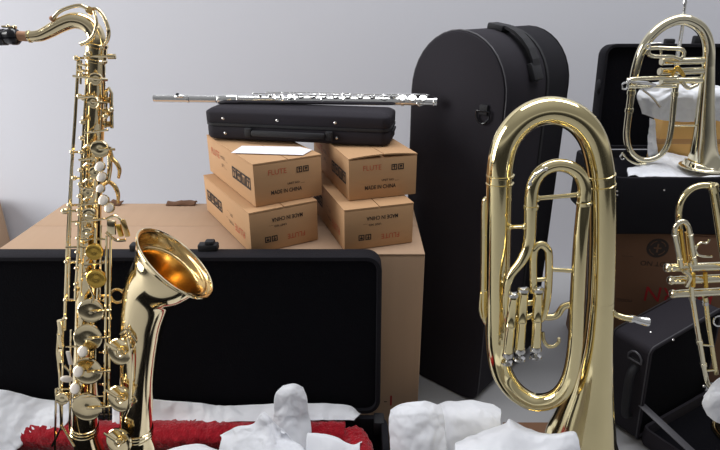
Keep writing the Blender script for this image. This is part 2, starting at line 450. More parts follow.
# carrying strap over the shoulder of the arch
ol = oval(-.001, 0)
hd = MB(); N = 15
idx = [i for i in range(2, 9)]
A_, B_ = [], []
for k, i in enumerate(idx):
    p = ol[i]+en*(OD*.40); c0 = OB+V((0, 0, OT-OW*.56))+en*(OD*.40); nrm = (p-c0).normalized()
    lift = .007*math.sin(math.pi*k/(len(idx)-1))**.5
    A_.append((p+nrm*(.003+lift), nrm))
for (p, nrm), (q, n2) in zip(A_, A_[1:]):
    w = .017
    vs = [hd.bm.verts.new(x) for x in (p-en*w, p+en*w, p+en*w+nrm*.006, p-en*w+nrm*.006, q-en*w, q+en*w, q+en*w+n2*.006, q-en*w+n2*.006)]
    for f in ((0, 1, 2, 3), (4, 5, 6, 7), (0, 1, 5, 4), (1, 2, 6, 5), (2, 3, 7, 6), (3, 0, 4, 7)): hd.bm.faces.new([vs[i] for i in f])
hd.build('handle', M['strap'], t)
for j in (0, -1):
    p, nrm = A_[j]; MB().box((-.02, -.022, -.006), (.02, .022, .008), axes(p, ee, en, nrm) if False else axes(p, en.cross(nrm), en, nrm), bev=.003).build('handle_tab', M['strap'], t)
# D ring on the face
pc = None
for k in range(200):
    p = OB+ee*(OW/2-.045)+V((0, 0, H-.25+k*.002))
    q = p-V((0, 0, H)); dep = q.y*CT-q.z*ST; py = 225-F*(q.y*ST+q.z*CT)/dep
    if py < 113: pc = p; break
ring = [pc-en*.006+ee*x+V((0, 0, z)) for x, z in ((-.016, .004), (.016, .004), (.015, -.010), (.008, -.020), (0, -.023), (-.008, -.020), (-.015, -.010), (-.016, .004))]
dr = MB().tube(ring, .0025, 8, 1).build('d_ring', M['ebonite'], t)
MB().box((-.010, -.004, -.004), (.010, .004, .018), axes(pc-en*.003, ee, en, (0, 0, 1)), bev=.002).build('ring_tab', M['strap'], dr)
px0 = V((0, 0, 0))

# ------------------------------------------------------------------ saxophone case
SZ = H-.80
lx0 = -.87
t = thing('saxophone_case', 'open black saxophone case lined with red plush, lid raised, saxophone standing in it', 'case', (lx0+.46, .77, 0))
up = V((0, .025, .349)); upn = up.normalized(); back = V((0, upn.z, -upn.y))
ml = axes((lx0, .932, SZ+.002), (1, 0, 0), back, upn)
tray(ml, .912, up.length, .054, .030, .010).build('lid', M['fabric'], t)
mb = MB(); L = lambda ins, y: [ml @ V((x, y, z)) for x, z in rr(.912, up.length, .03, 8, ins)]
mb.loops([L(.0105, .008), L(.012, .038), L(.030, .0425), L(.032, .0425)]).build('lid_lining', M['plushblack'], t)
mt_b = axes((lx0, .60, SZ), (1, 0, 0), (0, 0, -1), (0, 1, 0))
tray(mt_b, .927, .334, SZ-.001, .03, .014, .012).build('base', M['fabric'], t)
# latches on the raised lid rim
for px in (208, 140):
    p = at(px, 243, .995); p.z = SZ+.352
    lt = MB().box((-.019, -.010, -.004), (.019, .010, .010), Matrix.Translation(p), bev=.003).box((-.009, -.009, .008), (.009, .008, .017), Matrix.Translation(p+V((.004, 0, 0))), bev=.003).build('latch', M['strap'], t)
# plush lining: rolls along the walls and a padded floor
def plush_tube(pts, r, name='plush_roll'):
    mb = MB(); mb.tube(pts, r, 40, 40)
    for v in mb.bm.verts:
        n = noise.noise(v.co*170)+.8*noise.noise(v.co*330); g = V((noise.noise(v.co*150+V((5, 0, 0))), noise.noise(v.co*150+V((0, 5, 0))), n))
        v.co += g*.0035
    return mb.build(name, M['plush'], t, sharp=180)
plush_tube([V((x, .888, SZ-.014)) for x in (-.84, -.62, -.4, -.2, -.03)], .029)
plush_tube([V((-.018, .885, SZ-.014)), V((0, .84, SZ-.014)), V((.004, .76, SZ-.014)), V((.004, .66, SZ-.014))], .027)
MB().box((lx0+.016, .616, .012), (.040, .918, .069), bev=.003).build('padded_floor', M['plushblack'], t)
# the piece of hinge side trim at the right end
MB().box((.028, .905, SZ-.03), (.050, .938, SZ+.003), bev=.004).build('hinge', M['strap'], t)
MB().box((-.60, .905, SZ-.03), (-.57, .938, SZ+.003), bev=.004).build('hinge', M['strap'], t)

# ------------------------------------------------------------------ saxophone
SY = .80
def S(px, py, dy=0): return at(px, py, SY+dy)
sx = thing('tenor_saxophone', 'gold lacquered tenor saxophone standing upright in the open black case', 'saxophone', (S(100, 480).x, SY, .070))
zb = .070+.027
tb = [S(95.5, 47), S(95, 90), S(93, 140), S(90.5, 200), S(88.5, 260), S(87, 320), S(85.5, 380), S(84.5, 430)]
rb = [.0128, .0135, .0147, .016, .0175, .019, .0205, .022]
body = MB().tube(tb, rb, 32, 6).build('body_tube', M['gold'], sx)
c1, c2 = S(84.5, 430), S(136, 432)
bw = [c1, c1+V((.001, 0, -.045)), V((lerp(c1.x, c2.x, .16), SY, zb+.016)), V((lerp(c1.x, c2.x, .5), SY, zb)), V((lerp(c1.x, c2.x, .84), SY, zb+.016)), c2+V((0, 0, -.045)), c2]
MB().tube(bw, [.022, .0232, .0245, .0255, .0262, .0268, .027], 32, 8).build('bow', M['gold'], sx)
bc = S(176, 263, -.02); bn = V((.717, .12, .685)).normalized()
bp = [c2, S(137, 380, -.004), S(140.5, 338, -.009), S(145, 311, -.014), S(153, 288, -.018), bc-bn*.023+V((0, 0, -.002)), bc-bn*.009, bc]
br = [.027, .0285, .0325, .0365, .0435, .0545, .0635, .0715]
mb = MB(); mb.tube(bp, br, 48, 8, caps=False)
# rolled rim then the inside
mb.build('bell', M['gold'], sx, sharp=80)
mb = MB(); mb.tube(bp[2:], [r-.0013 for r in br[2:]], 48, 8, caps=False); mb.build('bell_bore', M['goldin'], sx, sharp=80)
mb = MB(); mb.ringtorus(bc, bn, .0712, .0022, 60, 8); mb.build('bell_rim', M['gold'], sx)
for p, q, r in ((tb[-1], tb[-2], .0225), (c2, bp[1], .0282)):
    d_ = (q-p).normalized()
    MB().lathe(p-d_*.006, d_, [(0, r), (.001, r+.0016), (.004, r+.0016), (.005, r+.0002), (.007, r+.0002), (.008, r+.0016), (.011, r+.0016), (.012, r), (.014, r), (.0145, r+.0012), (.017, r+.0012), (.018, r)], 32).build('bow_band', M['gold'], sx)
# neck
nk = [S(96.5, 50), S(97, 42), S(94, 31), S(86, 23), S(74, 20.5), S(62, 24.5), S(50, 31), S(40, 35.5), S(29, 36.5)]
MB().tube(nk, [.0118, .0118, .0116, .0112, .0105, .0096, .0087, .0078, .0068], 28, 8).build('neck', M['gold'], sx)
MB().lathe(S(31, 36.4), (nk[-1]-nk[-2]), [(0, .007), (.0005, .0082), (.003, .0082), (.0035, .007)], 20).build('neck_ring', M['gold'], sx)
MB().tube([S(30, 36.5), S(17, 36)], .0065, 20, 1).build('neck_cork', M['cork'], sx)
mp = MB().lathe(S(19, 36.2), S(-50, 40)-S(19, 36.2), [(0, .0075), (.001, .0088), (.004, .0112), (.010, .0112), (.012, .0100), (.045, .0102), (.060, .0085), (.092, .0035)], 24).build('mouthpiece', M['ebonite'], sx)
lg = MB().lathe(S(6, 37), S(-50, 40)-S(6, 37), [(0, .0102), (.0005, .0108), (.030, .0106), (.0305, .0100)], 24).build('ligature', M['ebonite'], mp)
MB().tube([S(2, 26.5), S(14, 27)], .0016, 8, 1).ball(S(8, 26), .0024).ball(S(15, 27), .0026).build('ligature_screw', M['gold'], mp)
ok = MB().tube([S(53, 18.5, -.004), S(59, 12, -.004), S(69, 7.5, -.006), S(80, 5.5, -.008), S(88, 9, -.010)], [.0026, .0024, .0024, .0026, .003], 10).build('octave_key', M['gold'], sx)
MB().ball(S(52, 18.6, -.004), .0036).build('octave_pad', M['cork'], ok)
MB().lathe(S(91, 11.5, -.006), (0, -1, .4), [(0, .0048), (.006, .0048), (.0065, .003)], 14).build('octave_saddle', M['goldin'], ok)
MB().tube([S(89, 9, -.006), S(97, 9, -.008), S(104, 17, -.012), S(108.5, 30, -.014), S(107.5, 40, -.012), S(103, 46, -.008)], [.002, .0022, .0024, .0026, .0024, .002], 10).build('octave_ring', M['gold'], ok)
MB().tube([S(94, 11, -.014), S(96.5, 22, -.018), S(94, 34, -.018), S(88, 41, -.016), S(81, 44, -.012)], [.002, .002, .0022, .0026, .003], 10).build('octave_ring', M['gold'], ok)
# neck receiver with screw
MB().lathe(S(96, 62), S(97, 42)-S(96, 62), [(0, .0130), (.001, .0146), (.004, .0146), (.005, .0135), (.020, .0135), (.021, .0146), (.025, .0146), (.026, .0128)], 28).build('neck_receiver', M['gold'], sx)
sc_ = MB().tube([S(84, 56, -.012), S(113, 56.5, -.012)], .0018, 8, 1).ball(S(88, 54.5, -.016), .0042).lathe(S(108, 56.5, -.012), (1, 0, 0), [(0, .0035), (.010, .0035), (.0105, .002)], 12).build('neck_screw', M['gold'], sx)
# rods
def rod(pts, r=.0020, m='gold', name='key_rod'): return MB().tube([S(*p) for p in pts], r, 8, 1).build(name, M[m], sx)
rod([(78.5, 57, -.006), (75, 120, -.010), (71.5, 170, -.012), (67.5, 240, -.014), (64.5, 330, -.016)],   .0023)
rod([(86.5, 84, -.018), (83.5, 130, -.021), (81, 180, -.023), (78.5, 240, -.025), (75, 300, -.026)], .0019)
rod([(81, 60, -.010), (80.5, 84, -.012)], .0016)
rod([(72.5, 160, -.018), (70, 240, -.020), (68.5, 300, -.020)], .0014)
rod([(106.5, 236, -.026), (105.5, 330, -.030), (104, 418, -.032)], .0019)
rod([(110.6, 236, -.024), (109.5, 330, -.028), (108.5, 420, -.030)], .0019)
rod([(107, 92, -.010), (105.5, 128, -.014)], .0016)
rod([(110.5, 94, -.008), (111.5, 128, -.010)], .0020)
rod([(101, 225, -.024), (100, 300, -.026)], .0014)
rod([(95.5, 228, -.027), (94.5, 262, -.028)], .0013)
rod([(86.8, 150, -.022), (84, 230, -.025)], .0014)
for px, py in ((76, 58), (81, 75), (79.5, 96), (83, 98), (84.5, 118), (72, 152), (74, 178), (69.5, 205), (80, 215), (66.5, 262), (77.5, 262), (76, 290), (65.5, 300), (106, 262), (105, 300), (105, 352), (104.5, 384), (110, 318), (105.5, 116), (111, 110)):
    p = S(px, py, -.018 if 70 < px < 90 else -.022)
    MB().tube([S(px+(93-px)*.45, py, -.010), p], .0018, 6, 1).ball(p, .0037, 10).build('post', M['gold'], sx)
rod([(104, 100, -.006), (106, 91, -.010), (109, 88, -.012), (111.5, 93, -.012), (112, 128, -.012)], .0022, name='trill_key')
for py in (100, 113, 124): MB().box((-.005, -.003, -.004), (.005, .003, .004), Matrix.Translation(S(106.5, py, -.010)), bev=.001).build('key_hinge', M['goldin'], sx)
rod([(78.5, 64, -.012), (86.5, 66, -.016)], .0018); rod([(78, 70, -.012), (86.5, 71, -.016)], .0018)
for py in (122, 138, 152, 170, 184, 196, 210, 224, 238, 252, 268, 284): MB().ball(S(82.6-(py-122)*.04, py, -.026), .0040, 10, (1, 1, .8)).build('key_hinge', M['gold'], sx)
for py in (148, 166, 182, 200, 218, 236, 256, 276): MB().tube([S(84, py, -.024), S(88, py-3, -.027), S(93, py-2, -.027)], .0018, 8).build('key_lever', M['gold'], sx)
rod([(98, 285, -.03), (97, 300, -.03)], .0016); rod([(89, 285, -.028), (94, 296, -.03), (92, 303, -.032)], .0018)
# bridges across the upper stack
for x0, y0_, x1, y1_ in ((73, 76, 98, 79), (78, 98, 94, 96), (72, 222, 104, 219), (80, 239, 107, 239), (84, 265, 105, 263), (66, 247, 86, 247), (83, 272, 94, 284), (77, 205, 100, 203), (79, 187, 96, 190), (79, 160, 96, 158), (84, 133, 108, 130)):
    MB().tube([S(x0, y0_, -.024), S(x1, y1_, -.026)], .0016, 8, 1).build('key_bridge', M['gold'], sx)
# key cups
def cup(px, py, rpx, dy, n=(.08, -1, .2), arm=True, m='gold', pearl=None):
    r = rpx*mpp(py, SY+dy); n = V(n).normalized(); c_ = S(px, py, dy)
    k = MB().lathe(c_-n*.008, n, [(0, r*.86), (.004, r*.86), (.004, r), (.0078, r), (.0088, r*.93), (.0082, r*.84), (.0082, r*.2), (.0086, r*.1)], 28).build('key_cup', M[m], sx)
    if arm: MB().tube([c_+n*.002, c_+n*.002+V((r*.55, 0, 0)), c_+V((r*1.5, .006, -.002))], [.0016, .0018, .002], 8, 3).build('key_arm', M['gold'], k)
    return k
cup(90.5, 311, 12.6, -.034); cup(87.7, 338, 14, -.036); cup(87.6, 371.5, 14.2, -.038); cup(86.8, 407.5, 14.8, -.040)
cup(94, 252, 8.5, -.032, arm=False, m='amber'); cup(96, 279, 9.5, -.033, arm=False, m='amber')
cup(95.5, 79, 6.5, -.024, (.1, -1, .1)); cup(93, 102, 6.5, -.024, (-.1, -1, .1)); cup(99.5, 149, 9, -.028, (.15, -1, .1))
cup(95, 172, 6, -.025, arm=False); cup(88, 192, 5.5, -.026, arm=False); cup(89, 214, 6.5, -.026, arm=False); cup(87, 232, 5, -.026, arm=False)
def pearl(px, py, rpx, dy, sq=1.0):
    r = rpx*mpp(py, SY+dy); c_ = S(px, py, dy)
    o = MB().lathe(c_, (-.2, -1, .6), [(0, r*1.12), (.003, r*1.15), (.0035, r)], 18).build('key_touch', M['gold'], sx)
    MB().lathe(c_+V((-.2, -1, .6)).normalized()*.003, (-.2, -1, .6), [(0, r), (.0014, r*.98), (.0022, r*.8), (.0024, r*.3)], 18).build('key_pearl', M['pearl'], o)
for p in ((84, 351.5, 5, -.050), (79.5, 371.5, 5.2, -.050), (76.3, 388.5, 5, -.046), (101, 167, 4.8, -.036), (103, 177.5, 4.8, -.036), (101.5, 189, 4, -.034), (104.7, 200.5, 5, -.036), (110.5, 208, 4.6, -.034)): pearl(*p)
MB().ball(S(66.5, 379, -.040), .0105, 14, (1, .35, .62)).build('side_key_pearl', M['pearl'], sx)
MB().box((-.0035, -.0015, -.013), (.0035, .0015, .013), Matrix.Translation(S(69.5, 358, -.038)), bev=.001).build('side_key_pearl', M['pearl'], sx)
# side keys at the far left of the body
for py, hh in ((327, 9), (340, 9), (356, 8), (398, 10)):
    p = S(60.5, py, -.026); h_ = hh*mpp(py, SY)
    MB().tube([p+V((.001, 0, h_*.8)), p-V((.001, 0, h_*.8))], .0042, 14, 1).build('side_key', M['gold'], sx)
rod([(66, 318, -.024), (59, 322, -.026), (57, 352, -.028), (59.5, 376, -.030), (61, 430, -.032)], .0017)
rod([(63, 318, -.020), (62, 430, -.030)], .0014); rod([(71, 330, -.026), (69.5, 430, -.032)], .0016)
rod([(56, 389, -.030), (70, 389, -.034)], .0018); rod([(56, 389, -.030), (55, 452, -.034)], .0018); rod([(52, 446, -.030), (62, 426, -.034), (74, 446, -.036)], .0022)
cup(62, 399, 6.5, -.040, arm=False)
rod([(66, 347, -.034), (80, 346, -.036)], .0015); rod([(64, 366, -.034), (70, 372, -.038)], .0018); rod([(72, 398, -.036), (104, 396, -.036)], .0014)
# thumb hook and knob, curved palm keys
rod([(64, 211, -.016), (76, 211, -.018)], .0022); MB().ball(S(65, 211, -.016), .0052, 12, (1.2, 1, .9)).build('thumb_rest', M['gold'], sx)
MB().tube([S(109, 147, -.010), S(112, 158, -.014), S(116.5, 163, -.016), S(119.5, 170, -.016), S(118.5, 178, -.014)], [.003, .0032, .0030, .0028, .002], 10).build('palm_key', M['goldin'], sx)
MB().tube([S(104, 184, -.012), S(109, 182, -.016), S(114.5, 186, -.018), S(118, 194, -.018), S(118, 203, -.016)], [.003, .0032, .0034, .003, .002], 10).build('palm_key', M['goldin'], sx)
MB().tube([S(108, 149, -.010), S(110, 165, -.014), S(108, 183, -.016)], [.0024, .0034, .0026], 10).build('palm_key', M['gold'], sx)
# left hand spatula table
tk = S(118, 228, -.020)
MB().box((-.016, -.003, -.012), (-.003, .003, .012), Matrix.Translation(tk) @ Matrix.Rotation(.15, 4, 'Y'), bev=.002).build('spatula_key', M['gold'], sx)
MB().box((-.002, -.003, -.014), (.0055, .003, .006), Matrix.Translation(tk) @ Matrix.Rotation(-.1, 4, 'Y'), bev=.002).build('spatula_key', M['amber'], sx)
MB().box((.0065, -.003, -.016), (.015, .003, .013), Matrix.Translation(tk) @ Matrix.Rotation(-.15, 4, 'Y'), bev=.003).build('spatula_key', M['goldin'], sx)
MB().tube([S(106, 232, -.022), S(116, 240, -.022), S(126, 240, -.020)], .0024, 8).build('spatula_lever', M['gold'], sx)
MB().tube([S(106, 219, -.022), S(115, 216, -.022), S(122, 221, -.020)], .0022, 8).build('spatula_lever', M['gold'], sx)
# bell keys
for px, py, rp in ((119.5, 352, 14), (119.5, 399, 14), (118, 442, 14)):
    k = cup(px, py, rp, -.046, (-.25, -1, .25), arm=False)
    c_ = S(px, py, -.050)
    MB().tube([S(px-14, py-9, -.044), c_+V((-.004, 0, .003)), c_], [.0022, .0026, .003], 8, 3).ball(c_, .0042, 10).build('key_arm', M['gold'], k)
    MB().ringtorus(c_+V((0, -.001, 0)), (-.25, -1, .25), .0065, .0012, 16, 6).build('key_foot', M['gold'], k)
MB().tube([S(128, 338, -.046), S(131, 352, -.050), S(131, 380, -.052), S(129, 405, -.052), S(124, 418, -.050)], [.002, .0026, .0026, .0026, .002], 8).build('key_guard', M['gold'], sx)
for k in range(3): MB().tube([S(120+k*2, 334+k*2, -.048), S(127+k*2.5, 329+k*3, -.050), S(133+k*1.5, 336+k*3, -.046), S(134-k, 346+k*2, -.040)], .0015, 8).build('guard_wire', M['gold'], sx)
MB().ringtorus(S(133, 400, -.046), (0, -1, .2), .006, .0013, 16, 6).build('guard_ring', M['gold'], sx)
MB().ringtorus(S(117.5, 296, -.006), (0, -1, .2), .011, .0022, 20, 8).build('bell_brace', M['goldin'], sx)
MB().tube([S(98, 296, -.010), S(110, 296, -.008)], .0024, 8, 1).tube([S(124, 297, -.006), S(134, 300, -.008)], .0024, 8, 1).build('brace_bar', M['goldin'], sx)
for py in (270, 290, 312, 332): MB().ball(S(131-(py-270)*.16, py, -.012), .0022, 8).build('rivet', M['goldin'], sx)

# ------------------------------------------------------------------ brass baritone horn
HY = .78
def Hn(px, py, dy=0): return at(px, py, HY+dy)
hb = Hn(574, 500); 
LOW = .115
hb.z = LOW+.0045
hz = thing('baritone_horn', 'brass baritone horn standing bell down in front of the tall black case', 'brass horn', (hb.x, HY, LOW))
tq = thing('low_carton', 'low brown carton on the floor under the brass baritone horn', 'carton', (.415, .80, 0))
MB().box((.315, .615, 0), (.515, .985, LOW-.003), bev=.003).build('body', M['shadecarton'], tq)
MB().box((.315, .615, LOW-.003), (.515, .985, LOW), bev=.001).build('top_flap', M['shadecarton'], tq)
bell = [hb, hb+V((.001, 0, .006)), hb+V((.002, 0, .018)), hb+V((.004, 0, .042)), Hn(580, 446), Hn(584, 424), Hn(591, 388), Hn(597, 345), Hn(600.5, 300)]
bell_r = [.118, .110, .097, .080, .064, .052, .036, .0245, .0205]
mb = MB(); mb.tube(bell, bell_r, 48, 8, caps=False)
mb.build('bell', M['brass'], hz, sharp=80)
MB().ringtorus(hb, (0, 0, 1), .1175, .003, 64, 8).build('bell_rim', M['brass'], hz)
main = [Hn(600.5, 300), Hn(602, 250), Hn(602, 200), Hn(600, 168), Hn(592, 138), Hn(575, 118), Hn(550, 110.5), Hn(526, 118), Hn(508, 138), Hn(500.5, 165), Hn(499, 200), Hn(498, 260), Hn(497, 320), Hn(498, 352), Hn(503, 374), Hn(516, 392, -.012), Hn(535, 402, -.025), Hn(555, 398, -.036), Hn(568, 381, -.042), Hn(574.5, 350, -.044), Hn(577, 300, -.044), Hn(580, 245, -.040), Hn(584, 200, -.034)]
main_r = [.0205, .0195, .0190, .0190, .0192, .0195, .0195, .0192, .0190, .0188, .0186, .0186, .0185, .0183, .0175, .0160, .0148, .0135, .0122, .0112, .0104, .0098, .0094]
MB().tube(main, main_r, 32, 8).build('main_tube', M['brass'], hz)
inner = [Hn(584, 200, -.034), Hn(584, 186, -.034), Hn(578, 173, -.034), Hn(566, 166, -.034), Hn(552, 166, -.034), Hn(539, 174, -.034), Hn(532, 190, -.034), Hn(530.5, 215, -.034), Hn(529, 242, -.034), Hn(522, 260, -.036), Hn(511, 275, -.038), Hn(506.5, 290, -.038), Hn(506, 310, -.036), Hn(508, 322, -.034)]
MB().tube(inner, [.0094, .0094, .0093, .0093, .0092, .0092, .0091, .0090, .0085, .0075, .0062, .0055, .005, .005], 24, 8).build('inner_loop', M['brass'], hz)
def ferr(p, q, r, L=.010, m='brass', name='ferrule'):
    d_ = (q-p).normalized(); return MB().lathe(p, d_, [(0, r), (.0008, r+.0014), (L-.0008, r+.0014), (L, r)], 28).build(name, M[m], hz)
ferr(Hn(500.3, 174), Hn(499, 200), .0190, .004); ferr(Hn(499.7, 182), Hn(499, 200), .0189, .003)
ferr(Hn(600.8, 174), Hn(602, 200), .0192, .004); ferr(Hn(601.2, 184), Hn(602, 200), .0192, .003)
ferr(Hn(531.2, 205, -.034), Hn(530.5, 215, -.034), .0092, .006); ferr(Hn(584, 205, -.034), Hn(584, 195, -.034), .0095, .006)
for i, (a, b) in enumerate((((513, 296), (508, 352)), ((523.5, 291), (520, 348)), ((538, 291), (536, 346)))):
    p, q = Hn(*a, -.040), Hn(*b, -.046); d_ = (q-p).normalized(); L_ = (q-p).length
    v = MB().lathe(p, d_, [(0, .0078), (.003, .0082), (.004, .0074), (L_*.5, .0074), (L_*.5+.001, .0080), (L_*.5+.004, .0080), (L_*.5+.005, .0074), (L_, .0074)], 24).build('valve', M['brass'], hz)
    MB().lathe(p-d_*.006, d_, [(0, .006), (.002, .0086), (.006, .0086), (.0065, .0078)], 24).build('valve_cap', M['nickel'], v)
    MB().lathe(q, d_, [(0, .0082), (.005, .0090), (.007, .0088), (.008, .004)], 24).build('valve_cap', M['nickel'], v)
    MB().lathe(q+d_*.007, d_, [(0, .0024), (.010, .0024)], 12).build('valve_stem', M['nickel'], v)
    MB().lathe(q+d_*.016, d_, [(0, .003), (.001, .0088), (.004, .0092), (.0055, .0075), (.0058, .003)], 24).build('finger_button', M['nickel'], v)
def ht(pts, r, name, m='brass', seg=14, res=6): return MB().tube([Hn(*p) for p in pts], r, seg, res).build(name, M[m], hz)
ht([(533.5, 292, -.034), (533.5, 256, -.034), (536.5, 247, -.034), (541.5, 244.5, -.034), (546.5, 248, -.034), (549, 257, -.034), (548, 292, -.034), (544, 313, -.036), (540, 320, -.036)], .0056, 'valve_slide')
ht([(540, 317, -.036), (552, 317, -.036), (558, 314, -.036), (563, 307, -.036), (571, 304, -.040)], .0050, 'valve_slide')
ht([(508, 322, -.034), (516, 318, -.030), (524, 318, -.030), (536, 314, -.030)], .0045, 'valve_crossing')
ht([(513, 308, -.034), (522, 304, -.032), (536, 302, -.032)], .0045, 'valve_crossing')
ht([(534, 280, -.034), (548, 279, -.034)], .0032, 'brace'); ht([(551, 269.5, -.034), (575, 271, -.040)], .0032, 'brace')
ht([(508, 227, -.010), (526, 226.5, -.034)], .0032, 'brace'); ht([(536, 198.5, -.034), (580, 194.5, -.034)], .0032, 'brace')
for p in ((510, 227, -.014), (524, 226.5, -.036), (538, 198.5, -.036), (578, 194.7, -.036)): MB().ball(Hn(*p), .0050, 12, (.6, 1, 1)).build('brace_flange', M['brass'], hz)
ht([(543, 332, -.040), (544, 341, -.044), (548, 346, -.046), (554, 346, -.046), (558.5, 342, -.044), (559, 338, -.044)], [.0024, .0026, .0028, .0028, .0026, .002], 'finger_hook')
# water key at the top of the inner loop
wk = MB().tube([Hn(529, 184, -.048), Hn(534, 176, -.050), Hn(541, 171, -.048), Hn(546, 169, -.046)], .0017, 8).ball(Hn(530, 184, -.046), .0032).ball(Hn(546, 169, -.044), .003).build('water_key', M['nickel'], hz)
# slide on the outer left of the main tube
ht([(493, 198, -.006), (487, 199, .004), (484.5, 206, .006), (484, 245, .006), (483, 290, .006), (483, 312, .006), (486, 322, .004), (492, 325, 0)], .0046, 'tuning_slide')
ht([(484, 236, .006), (492, 236, 0)], .0038, 'brace'); ht([(483, 290, .006), (492, 290, 0)], .0038, 'brace')
ht([(481, 293, .002), (480, 308, 0), (482, 318, 0)], .0020, 'slide_pull')
# mouthpipe and receiver to the right of the bell
ht([(602, 205, .018), (607, 235, .016), (610, 270, .012), (610.5, 300, .010), (613, 312, .008), (622, 317, .004), (634, 319, .002)], [.0036, .0036, .0038, .004, .0044, .005, .0052], 'mouthpipe')
rc0, rc1 = Hn(630, 318.5, .002), Hn(651, 322.5, .002)
MB().lathe(rc0, rc1-rc0, [(0, .0058), (.001, .0068), (.004, .0068), (.005, .0060), (.024, .0066), (.025, .0074), (.031, .0074), (.0315, .0055), (.022, .005)], 20).build('mouthpiece_receiver', M['silver'], hz)
ht([(612, 318, .006), (609, 330, .004), (605, 336, 0)], .003, 'brace')

# ------------------------------------------------------------------ right hand carton, flugelhorn case
RY = 1.28
zc = at(640, 236, RY).z
CX0 = at(613, 240, RY).x
PC = V((CX0, RY+.045, 0)); PA = math.radians(-9); PR = Matrix.Rotation(PA, 3, 'Z')
t = thing('printed_carton', 'brown carton with red upside-down lettering under the open flugelhorn case', 'carton', PC)
MB().box(PC, PC+V((.45, .25, zc-.004)), bev=.004).build('body', M['shadecarton'], t)
MB().box(PC+V((0, 0, zc-.004)), PC+V((.45, .124, zc)), bev=.0015).build('top_flap', M['shadecarton'], t)
MB().box(PC+V((0, .126, zc-.004)), PC+V((.45, .25, zc)), bev=.0015).build('top_flap', M['shadecarton'], t)
def on_front(px, py, off):                   # point on the carton's front, in the carton's own frame
    r = ray(px, py); n = PR @ V((0, -1, 0)); e_ = V((0, 0, H))
    p = e_+r*((PC-e_).dot(n)/r.dot(n))
    return PR.transposed() @ (p-PC)+V((0, -off, 0))
FR = Matrix.Rotation(math.radians(90), 4, 'X') @ Matrix.Rotation(math.pi, 4, 'Z')
def onf(px, py): return Matrix.Translation(on_front(px, py, .0009)) @ FR
text_obj('HORN', .062, onf(678.5, 295), M['crimson'], t, font_w=.95)
text_obj('LOT NO', .019, onf(655, 263.5), M['ink'], t)
text_obj('MODEL', .012, onf(624, 300), M['ink'], t)
text_obj('____', .014, onf(627, 258), M['ink'], t)
mb = MB(); cc = on_front(657.5, 248, .0006)+PC
mb.lathe(cc, (0, -1, 0), [(0, .0265), (.0003, .0265)], 36).build('emblem', M['ink'], t)
mb = MB()
for a0 in (0.3, 1.9, 3.5, 5.0): mb.ringtorus(cc+V((0, -.0004, 0)), (0, 1, 0), .019, .0012, 8, 4, a0, a0+1.0)
mb.box((-.009, -.0008, -.002), (.009, 0, .002), Matrix.Translation(cc)).box((-.002, -.0008, -.012), (.002, 0, .012), Matrix.Translation(cc))
mb.build('emblem_mark', M['shadecarton'], t)
t.rotation_euler = (0, 0, PA)

# case base (opened, stuffed level with its rim), lid upright behind
ztop = at(650, 178, RY).z
t = thing('flugelhorn_case', 'open black case on the printed carton, lid upright, flugelhorn standing in it', 'case', (.87, RY+.14, zc))
bx0 = at(611, 200, RY).x; bx1 = bx0+.49
mtb = axes((bx0, RY-.002, ztop), (1, 0, 0), (0, 0, -1), (0, 1, 0))
BD = .275
tray(mtb, bx1-bx0, BD, ztop-zc-.001, .025, .012).build('base', M['fabric'], t)
MB().loops([[V((bx0+x, RY-.002+y, z)) for x, y in rr(bx1-bx0, BD, .025, 8, .0125)] for z in (zc+.013, ztop-.020)]).build('padding', M['plushblack'], t)
ly = RY-.002+BD
l0 = at(598, 100, ly+.02)
lz1 = at(650, 44, ly+.05).z
upl = V((0, .03, lz1-ztop)); upn = upl.normalized(); back = V((0, upn.z, -upn.y))
mtl = axes((l0.x, ly-.006, ztop+.003), (1, 0, 0), back, upn)
tray(mtl, .46, upl.length, .055, .03, .010).build('lid', M['fabric'], t)
mb = MB(); L = lambda ins, y: [mtl @ V((x, y, z)) for x, z in rr(.46, upl.length, .03, 8, ins)]
mb.loops([L(.0105, .010), L(.012, .040), L(.03, .0435), L(.032, .0435)]).build('lid_lining', M['plushblack'], t)
for px, w, hgt in ((669, .013, .012), (699, .018, .020)):
    p = at(px, 44, ly+.045); p.z = lz1+.002
    MB().box((-w, -.008, -.006), (w, .010, hgt), Matrix.Translation(p), bev=.004).build('latch', M['strap'], t)
MB().ball(V((l0.x-.001, ly+.03, ztop+.17)), .014, 14, (.5, 1, 1.5)).build('latch', M['strap'], t)
for px, py in ((617, 191), (617, 195), (664, 190)):
    MB().lathe(at(px, py, RY-.002), (0, -1, 0), [(0, .0025), (.001, .0025), (.0018, .001)], 10).build('rivet', M['nickel'], t)
# kraft parcel leaning in the case
ky = 1.465
k0, k1 = at(655, 160, ky), at(735, 118, ky)
kz0 = ztop-.0195
t = thing('kraft_parcel', 'orange kraft-wrapped block standing behind the flugelhorn bell', 'parcel', ((k0.x+k1.x)/2, ky+.025, kz0))
MB().box((k0.x, ky, kz0), (k1.x, ky+.05, k1.z), bev=.004).build('body', M['orangekraft'], t)
MB().box((k0.x-.0006, ky-.0008, lerp(kz0, k1.z, .45)), (k1.x+.0006, ky+.0506, lerp(kz0, k1.z, .56)), bev=.0003).build('tape_band', M['tape'], t)
T = lambda px, py, Y: at(px, py, Y)
sheet('tissue_paper', [[T(645, 84, 1.450), T(668, 80, 1.455), T(692, 84, 1.455), T(735, 86, 1.455)], [T(637, 96, 1.442), T(668, 98, 1.430), T(700, 98, 1.430), T(738, 98, 1.430)], [T(643, 114, 1.442), T(668, 122, 1.450), T(695, 121, 1.450), T(735, 121, 1.450)]],
      .012, 'crumpled white tissue paper above the orange kraft block', None, 60, 36, 22, 3)
